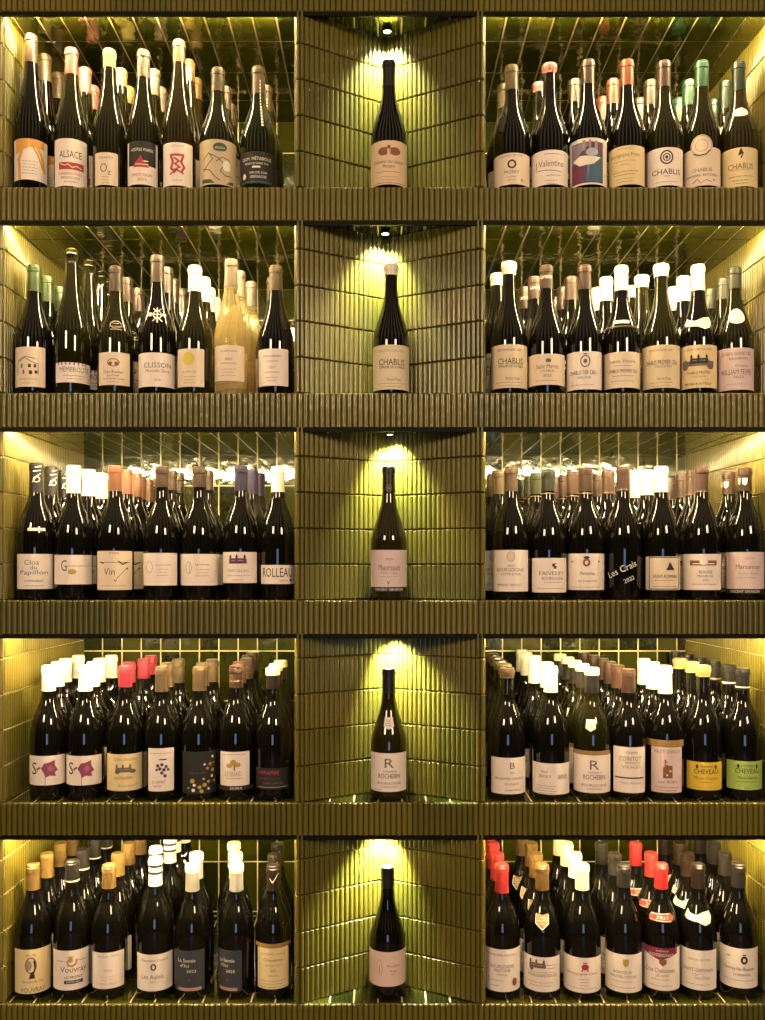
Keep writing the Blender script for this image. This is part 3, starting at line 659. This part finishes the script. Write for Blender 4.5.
# ---- row 4 right
B(3,'R',507,667,'tan',676,(491.5,524.8,757.5,793.7,PAPERW),[T('B',2,10,5,6,GY),T('2021',2,3,5,2,GY),T('BENJAMIN LEROUX',0,-3,31,3.2,BR),T('RIVARDE',2,-8,14,2,BR),T('Joseph Pascal',3,-14,16,2.8,GY)],[504.5,500,496,493],'white label marked B, nearest left upright','tan wax',style='wax')
B(3,'R',550.7,665,'white',692.5,(533,568.7,763,794,PAPERW),[T('Haut',-7,7,7,2.4,GY),T('2021',-7,2.5,12,2.4,GY),T('BARTHOD',12,2,11,4.4,BK)]+F(-5,-7,20,4,LG,2.4),[544.6,538,532.4,527,522],'offset print on white label reading 2021','white',r=.0412)
B(3,'R',592,667,'grey',693,(574.5,610,755,792.6,PAPERW),[T('R',2,9,9,9,GY),T('DOMAINE DE',3,1.5,14,2,GY),T('ROCHEBIN',2,-3,22,4.8,BK),T('BOURGOGNE',2,-11,26,2.6,BR),T('CHARDONNAY',2,-14.5,16,2,LG)],[582,575,568,560.4],'ROCHEBIN label and neck tag','cream topped grey',glass='olive',neck=[('tag',-1,73),('stripeband',58)],topc='cream')
B(3,'R',628.7,668,'brownred',693,(614.3,644,746.8,792.5,PAPERW),[R(0,-7.8,30,1.4,BK),T('Virginie',2,17,12,3,GY),T('COINTOT',1,11,22,4.4,GY),T('MORILLON',3,7,14,2.4,GY),T('VIRAGO',2,3,18,3,LG),T('Thierry Richoux',1,-13,22,3,LG)],[619.5,612,602.5,594,584.6],'tall white label crossed by black line','brown red')
B(3,'R',664.5,665,'white',694,(651.3,680,747,792.5,PINK),[T('HAUTE CHANCE',0,18,26,3.4,GY),P([(-4,-8),(5,-8),(5,4),(-1,5),(-4,2)],BR),L([(-2,4),(-2,10),(0,7)],1,BR),E(3,-1,1,1,WH),E(0,-5,1,1,WH),T('Les Bulles',1,-11.5,18,2.6,BR)]+F(0,-17,24,2,RD),[651,642],'lilac label with brown tumbler drawing','white',neck=[('paperband',60)])
B(3,'R',703,665,'yellow',677,(687.7,720.3,762,790,YEL),[E(-8,9,1.2,2,BK),E(10,9,1.2,2,BK),T('DOMAINE',1,9.5,12,2,BK),T('CHEVEAU',1,4.5,24,4.8,BK),T('Mâcon-Chaintré',1,-2,24,3,BR)]+F(0,-6,12,1,BR)+F(0,-11,28,1,GD),[692,680.7],'yellow CHEVEAU label','yellow wax',style='wax')
B(3,'R',742.4,667,'black',690,(727.7,760.5,761,789.5,LIME),[E(-8,9,1.2,2,BK),E(10,9,1.2,2,BK),T('DOMAINE',1,9.5,12,2,BK),T('CHEVEAU',1,4.5,24,4.8,BK),T('Mâcon-Solutré',1,-2,19,3,DG)]+F(0,-6,20,1,DG)+F(0,-12,5,1,BK),[730,717,704,693,682],'lime green CHEVEAU label','black',neck=[('ringw',109,1.6)])
# ---- row 5 left
B(4,'L',33,862,'gold',890.5,(16.2,49.6,949,993,PAPERY),[T('AOC 2022',-2,16,10,2,GY),O(-2,6,5.5,8,1.2,GY),E(-4,6,3,5,LG),L([(1,10),(2,3),(0,-4)],1.6,BK),P([(-4,-7),(2,-7),(1,0),(-2,-1)],BK),T('Domaine du Clos',0,-10,20,2.2,BR),T('VOUVRAY',0,-18,24,4.6,GY)],[45.4,57,69],'yellowish VOUVRAY label with robed figure','gold')
B(4,'L',73,858,'grey',883,(55.3,92,950,989.5,PAPERW),[E(-2,10,2.4,2.4,GD),L([(-5,9),(-4,5),(0,4),(3,6),(4,10)],1.8,GD),R(-2,13,5,1.4,GD),F(-12,9,8,1,BR)[0],F(10,9,8,1,BR)[0],T('Vouvray',1,0,26,7,GY),R(1,-6,14,.4,LG),T('LE MONT',1,-7,17,2.4,BK),R(1,-11.5,18,3.4,BK),T('DEMI-SEC',1,-11.5,14,1.8,WH)],[82.6,92,105.6],'cursive Vouvray label with gold crest','grey',neck=[('ringw',112,1.2)])
B(4,'L',108.5,862,'gold',889,(93,122.8,952,988,PAPERW),[T('VINCENT CARÊME',0,14,22,2,LG),T('2022',0,0,8,1.8,LG)]+F(0,-6,16,2,(.8,.5,.35))+[T('VOUVRAY',0,-13,18,3,(.80,.45,.30))],[117.8,126,140],'plain white label faintly marked VOUVRAY','gold')
B(4,'L',155.5,855.6,'white',886.5,(138.2,172,954,990.5,PAPERW),[T('Domaine Cotard',0,12,27,2.4,GY),O(-1,5.5,2.8,3.4,1.4,BK),T('Les Aulnis',-2,-4,22,4.4,GY),T('2021',-1,-9,7,1.8,LG)],[156,170,175,184.5],'white label with small black seal','grey ringed white',neck=[('ringg',127,2.4),('ringg',120,2.4)])
B(4,'L',192.5,862,'palegrey',892,(176,204,950,990.5,SL),[T('La Savoie',-2,10,18,3.6,WH),T("d'Ici",-4,5,9,3.2,WH),T('2023',3,-.5,9,2.6,WH),E(1,-9,.8,.8,RD),R(1,-18,24,3,(.5,.3,.24))],[196.4],'slate label, left of the two','white',topc='cream')
B(4,'L',236.5,862,'palegrey',892,(219,241.5,950,990.5,SL),[T('La Savoie',-1,10,17,3.6,WH),T("d'Ici",-4,5,9,3.2,WH),T('2023',3,-.5,9,2.6,WH),E(0,-9,.8,.8,RD),R(0,-18,20,3,(.5,.3,.24))],[235.8,234],'slate label, right of the two','white',topc='cream')
B(4,'L',273.5,863,'darkbrown',891,(258.2,288.3,947.6,988.4,PAPERY),[T('DOMAINE CARAVE',0,14,24,2.2,LG),T('Chevenay',0,8,20,4,GY),T('VENDANGE TARDIVE',0,3,18,1.8,LG),T('2020',0,-2,6,2,GY)]+F(0,-7,10,1,BR)+F(0,-12,26,3,LG),[274.5,277.6],'cream label, dark brown strapped capsule','dark brown',neck=[('ringg',126,1.2),('tick',0,116),('stripeband',54)])
B(4,'V',387.5,864.4,'black',889,(369.3,406,951.5,986,(.86,.62,.52)),[O(-8,1,3,8,.4,LG),L([(-8,-4),(-8,4)],.8,GD),T('Bourgeois',6,3,13,2.6,BR),T('Rouge',6,-2,7,2,BR),T('2021',6,-5,5,1.6,LG)],[],'blank looking pink label with faint oval','black')
# ---- row 5 right
B(4,'R',501.5,862,'red',893.6,(484,520.4,948.7,991,PAPERW),[T('DOMAINE MUZARD',0,15,30,2,BR),T('BOURGOGNE',0,4,24,3.4,GY),T('PINOT NOIR',0,0,16,3,GY),T('Vieilles',0,-4,10,2.4,LG),E(13,-12,3,4,BR)]+F(-7,-10,16,1,LG)+F(-7,-15,8,1,BR),[496,491,486],'white BOURGOGNE label with red wax dot','red')
B(4,'R',542,862,'goldbrown',890.5,(523.2,559,956.5,991,PAPERW),castle(-3,9,17,GY)+[E(-9,6,2.4,3,GY)]+F(11,9,10,2,BR)+[R(0,2,30,.4,LG),T('BOURGOGNE ROUGE',2,-1,30,3,GY)]+F(0,-8,26,2,LG),[536,531,517],'chateau label and gold shield medal','gold brown',neck=[('shieldm',0,76)],r=.0412)
B(4,'R',582,862,'cream',890.5,(563.2,601,957,992,PAPERW),[E(3,8,3.6,3,RD),L([(0,4),(3,10),(6,4)],1.2,RD),R(3,12,4,1,RD),T('Bourgogne Côte',0,1,32,3.4,RD)]+F(2,-4,10,3,LG)+F(0,-13,32,1,LG),[575,567,559.7],'white label with small red crest','cream',r=.0412)
B(4,'R',623.7,862,'grey',888,(605.8,641,954,992,PAPERW),[P([(0,14),(6,14),(6,9),(3,6),(0,9)],GD),T('BONTEUX',0,1,18,3,GY),T('HAUTES CÔTES',0,-3,28,3,GY)]+F(0,-8,20,1,LG)+F(0,-14,26,1,LG),[614.7,601.6],'white label with tan shield','grey')
B(4,'R',661,861.6,'red',889.6,(642.5,678.5,948,990,PAPERW),[P([(-18,21),(18,21),(18,15),(0,9),(-18,15)],MR),T('ROSSIGNOL',2,14,26,3,WH),T('DOMAINE',2,18,12,1.6,WH),P([(-1,10),(6,10),(6,6),(2.5,3),(-1,6)],BR),T('Côte Chalonnaise',0,-1,30,4.4,GY),T('LES CHAMPS',2,-6,12,2.4,RD)]+F(0,-10,18,1,LG)+F(0,-16,22,1,LG),[651,635.6],'white label with maroon top','red',neck=[('lozenge',0,79)])
B(4,'R',698,861.6,'darkbrown',889,(681.3,714.8,950,989.6,PAPERW),[T('PREMIER NATURE',1,10,22,2.2,LG),T('SAINT-GERMAIN',0,0,31,3.4,GY),R(0,-4,12,.4,LG),T('Gachot',4,-7,15,4,LG)]+F(0,-14,24,1,LG),[687.5,679.7,665],'white draped neck ribbon','dark brown',neck=[('drape',-1,80)])
B(4,'R',738.3,861,'grey',888,(720.8,756,948,987.6,PAPERW),[E(5,8,3.4,4,BK),E(5,8,1.4,1.8,PAPERW),R(5,13,3,1.2,BK),E(-10,11,2,.7,LG),T('Chorey-lès-Beaune',0,-1,31,4.4,BK),T('Les Beaumonts',3,-6,16,2.6,BK)]+F(0,-12,32,1,LG),[725,715,700.7],'white label with black oval crest','grey')

KM = K
ORD = ['first', 'second', 'third', 'fourth', 'fifth', 'sixth']
all_pos = []
def make_bottle(b):
    zs = zpx(LIP[b.row+1][0])
    yc = b.y0 or (0.050 if b.bay == 'V' else 0.054)
    X = (b.cx-CX)*S*(D+yc)/D
    zt = CZ+(HY-b.top)*S*(D+yc+(-.0145 if b.row < 3 else .012))/D-.0008
    H = zt-zs
    root = empty('wine_bottle', (X, yc, zs), '', 'bottle')
    b.prof = prof = prof_pts('full' if b.row >= 2 and b.bay != 'V' and b.kind == 'burgundy' else b.kind, H, b.r)
    b.root = root; b.H = H
    kk = S*(D+yc)/D
    ztop = lambda y: CZ+(HY-y)*S*(D+yc-b.r*.9)/D - zs
    bm = bmesh.new(); lathe(bm, prof, 40)
    gb = link_mesh('glass_body', bm, GLASS[b.glass], parent=root)
    z0 = CZ+(HY-b.cend)*S*(D+yc-.014)/D - zs
    if b.style == 'wax': z0 = max(z0, H-.032)
    cp = cap_parts(root, prof, H, min(z0, H-.022), b.cap, b.style)
    if b.topc:
        bm = bmesh.new(); rl = prof[-4][0]+.0011
        lathe(bm, [(rl-.0004, H-.0155), (rl, H-.0150), (rl, H-.0055), (rl-.0006, H-.0008), (rl-.0022, H+.0011), (.002, H+.0014)], 24)
        link_mesh('capsule_top', bm, capmat(b.topc), parent=root, sharp=True)
    if b.lab:
        x0, x1, y0, y1, bg = b.lab
        R_ = b.r/kk
        a0 = math.asin(max(-.985, min(.985, (x0-b.cx)/R_))); a1 = math.asin(max(-.985, min(.985, (x1-b.cx)/R_)))
        z1 = ztop(y0); zz0 = max(.0035, ztop(y1))
        wrap_label('label', prof, (a0+a1)/2, (a1-a0)/2, zz0, z1, bg, b.items, root, corner=b.corner)
    for nk in b.neck:
        k = nk[0]
        if k == 'band':
            _, x, h, a, hh, c = nk; wrap_label('neck_label', prof, 0, a*K/rad_at(prof, h*K), (h-hh/2)*K, (h+hh/2)*K, c, [], root, corner=.6)
        elif k == 'medal':
            _, x, h, a, c = nk
            lz = (ztop(b.lab[2])/K)
            wrap_label('medallion', prof, 0, .1, (lz-9)*K, (lz+11)*K, c, [O(0,1,10,10,.8,GD),O(0,1,6,6,.5,LG),L([(-7,-6.5),(-2,-8.6),(4,-8),(8,-4)],1.1,BK)], root, lift=.0008, shape=[(10.5*math.cos(t*PI/12), 1+10.5*math.sin(t*PI/12)) for t in range(24)])
        elif k == 'oval':
            _, x, h, a, bb, c = nk
            wrap_label('neck_label', prof, 0, .1, (h-bb)*K, (h+bb)*K, c, F(0,1,a,2,LG,2) if bb > 6 else [], root, shape=[(a*math.cos(t*PI/10)+x, bb*math.sin(t*PI/10)) for t in range(20)])
        elif k == 'tag':
            _, x, h = nk
            wrap_label('neck_label', prof, 0, .1, (h-6)*K, (h+6)*K, PAPERW, F(x,2,5,3,LG,2), root, shape=[(x-4.6,5.5),(x-4.8,-3),(x,-6),(x+4.8,-3),(x+4.6,5.5)][::-1])
        elif k == 'shieldm':
            _, x, h = nk
            wrap_label('medallion', prof, 0, .1, (h-8)*K, (h+8)*K, (.50,.30,.14), [T('CRUS',0,3,8,2,WH),R(0,.5,9,.5,WH),T('1856',0,-2,5,1.6,WH)]+[L([(-7,6),(-6,-2),(0,-7.5),(6,-2),(7,6)],.8,WH)], root, shape=[(x-7,7),(x,5.6),(x+7,7),(x+6.4,-2),(x,-8),(x-6.4,-2)][::-1])
        elif k == 'lozenge':
            _, x, h = nk
            wrap_label('neck_label', prof, 0, .1, (h-5)*K, (h+5)*K, RD, [L([(-11,2.6),(9,3.4)],.7,WH),L([(-11,-2.6),(9,-3.4)],.7,WH),T('2021',1,0,11,2.8,WH)], root, shape=[(-13,0),(-10,-3.6),(10,-4),(13,-1),(13,1),(10,4),(-10,3.6)])
        elif k == 'drape':
            _, x, h = nk
            wrap_label('neck_label', prof, 0, .1, (h-7)*K, (h+7)*K, WH, [], root, shape=[(-14,-2),(-10,-4),(0,-5),(6,-8),(11,-6),(14,0),(13,5),(10,1),(5,4),(-2,1),(-8,2),(-13,5)] )
        elif k == 'cross':
            _, x, h = nk
            wrap_label('glass_emblem', prof, 0, .1, (h-8)*K, (h+8)*K, None, [L([(0,-7),(0,8)],1,WH),L([(-7,1),(7,1)],1,WH),O(0,1,4.4,4.4,.8,WH),L([(-4,-6),(0,-2),(4,-6)],.8,WH),L([(-4,7),(0,4),(4,7)],.8,WH),O(-7,1,2,2,.7,WH),O(7,1,2,2,.7,WH)], root)
        elif k == 'emblem':
            _, x, h = nk
            wrap_label('glass_emblem', prof, 0, .1, (h-6)*K, (h+6)*K, None, [O(0,2,6,4,.8,LG),L([(-6,0),(6,0)],.8,LG),L([(-5,-3),(5,-3)],.8,LG),L([(-3,3),(3,3)],.8,LG)], root)
        elif k == 'dots':
            _, x, h = nk
            wrap_label('glass_emblem', prof, 0, .1, (h-2)*K, (h+2)*K, None, [R(-14+4*q, 0, 1.6, 2.4, (.22,.24,.42)) for q in range(8)], root)
        elif k == 'stripe':
            wrap_label('neck_label', prof, .12, .1, 64*K, 116*K, None, [R(1, -25+3.4*q, 1.1, 2.2, WH) for q in range(15)], root)
        elif k == 'hand':
            wrap_label('glass_emblem', prof, 0, .1, 10*K, 42*K, None, [T('Les Crais', -1, 4, 31, 6.5, WH, .42), T('2022', 6, -6, 11, 4, WH, .42)], root)
        elif k == 'lower':
            z1 = ztop(b.lab[3]) if b.lab else 10*K
            wrap_label('base_label', prof, 0, 1.2, z1-4.4*K, z1-0.4*K, DRK, [T(nk[1], 0, 0, 30 if len(nk[1]) > 8 else 12, 2.4, WH)], root)
        elif k in ('ring', 'ringw', 'ringg'):
            _, h, t = nk
            r_ = rad_at(prof, min(h*K, H-.02))+.0011
            bm = bmesh.new(); z = h*K
            r2 = rad_at(prof, z)+.0012
            lathe(bm, [(r2-.0008, z-t*K/2), (r2, z-t*K/2+.0002), (r2, z+t*K/2-.0002), (r2-.0008, z+t*K/2)], 24, close_top=False, close_bot=False)
            link_mesh('neck_ring', bm, capmat({'ring':'gold','ringw':'cream','ringg':'grey'}[k]), parent=root)
        elif k in ('stripeband', 'paperband'):
            h = nk[1]; h = (ztop(b.lab[2])/K)+3.2
            wrap_label('label_band', prof, 0, 1.25, (h-3)*K, (h+3.6 if k == 'paperband' else h+1)*K, (.36,.22,.06), [], root)
        elif k in ('swirl', 'script', 'shield', 'capband', 'tick'):
            h = nk[2] if len(nk) > 2 else 118
            its = {'swirl': [O(0,0,3.4,3,.7,WH), L([(-4,-3),(0,3),(4,6)],.8,WH), L([(-3,8),(4,9)],.9,WH), L([(-1,12),(4,13)],.9,WH)],
                   'script': [T('Laroche', 0, 0, 12, 4, WH)],
                   'shield': [P([(-2.4,3),(-2,-2),(0,-4),(2,-2),(2.4,3)], WH), P([(-7,3),(-6.6,-2),(-5,-3),(-4.6,3)], WH)],
                   'capband': [O(0,-8,3,4,.8,GY), E(0,-8,1.4,2,GY)],
                   'tick': [L([(-4,-1),(-1,-5),(5,4)],.8,WH)]}[k]
            # printed on the capsule: the neck profile a little fatter
            pf = [(r_+.0008, z_) for r_, z_ in prof]
            wrap_label('capsule_print', pf, 0, .1, (h-2)*K, (h+2)*K, None, its, root)
    BAY = {'L': 'left bay', 'R': 'right bay', 'V': 'niche'}[b.bay]
    root.rotation_euler.z = -math.atan2(X, D+yc)
    return root

def copy_tree(o):
    c = o.copy(); C.objects.link(c)
    for ch in o.children:
        d = ch.copy(); C.objects.link(d); d.parent = c
    return c

BAYN = {'L': 'left bay', 'R': 'right bay'}
placed = []        # [obj, x, y, r, front?, row, bay]
for b in BOTTLES:
    root = make_bottle(b)
    yc = root.location.y
    if b.bay == 'V':
        lb = 'lone bottle with %s, %s capsule, in the %s niche' % (b.desc, b.capd, SHN[b.row].split()[0])
        grp = 'single bottles in the central niches'
    else:
        lb = 'bottle with %s, %s capsule, %s, %s' % (b.desc, b.capd, SHN[b.row], BAYN[b.bay])
        grp = 'wine bottles on the %s, %s' % (SHN[b.row], BAYN[b.bay])
    setp(root, label=lb.replace('wax capsule', 'wax'), group=grp)
    if b.bay != 'V': placed.append([root, root.location.x, yc, b.r, True, b.row, b.bay])
    for k, hx in enumerate(b.xs):
        yk = yc+0.082*(k+1)
        hxx = (hx-CX)*S*(D+yk)/D
        c = copy_tree(root)
        c.location = (hxx, yk, root.location.z)
        c.rotation_euler.z = root.rotation_euler.z+random.uniform(-.5, .5)
        c['label'] = 'bottle with %s capsule, %s behind %s, %s' % (b.capd, ORD[k], b.desc, SHN[b.row])
        c['label'] = c['label'].replace('wax capsule', 'wax')
        placed.append([c, hxx, yk, b.r, False, b.row, b.bay])

# settle the bottles side by side so that none touch
for row in range(5):
    for bay in 'LR':
        g = [p for p in placed if p[5] == row and p[6] == bay]
        xa, xb = (xpx(XL0)+.0055, xpx(XL1)-.005) if bay == 'L' else (xpx(XR0)+.005, xpx(XR1)-.0055)
        for it in range(400):
            for i in range(len(g)):
                for j in range(i+1, len(g)):
                    A, Bq = g[i], g[j]
                    dx, dy = Bq[1]-A[1], Bq[2]-A[2]; d = math.hypot(dx, dy) or 1e-6
                    m = A[3]+Bq[3]+.0014-d
                    if m > 0:
                        ux, uy = dx/d, dy/d
                        wa = .15 if A[4] and not Bq[4] else (.85 if Bq[4] and not A[4] else .5)
                        A[1] -= ux*m*wa; A[2] -= uy*m*wa; Bq[1] += ux*m*(1-wa); Bq[2] += uy*m*(1-wa)
            for p in g:
                t = max(0, p[2])/DEP*(.0125 if bay == 'L' else .033)
                p[1] = min(max(p[1], xa+p[3]+(t if bay == 'L' else 0)), xb-p[3]-(t if bay == 'R' else 0))
                p[2] = min(max(p[2], p[3]+.010), DEP-.004-p[3])
        for p in g:
            p[0].location.x, p[0].location.y = p[1], p[2]
for p_ in C.objects:
    if 'label' in p_ and len(p_['label'].replace('-', ' ').split()) > 16: print('LONG', p_['label'])
print('BOTTLES', sum(1+len(b.xs) for b in BOTTLES))
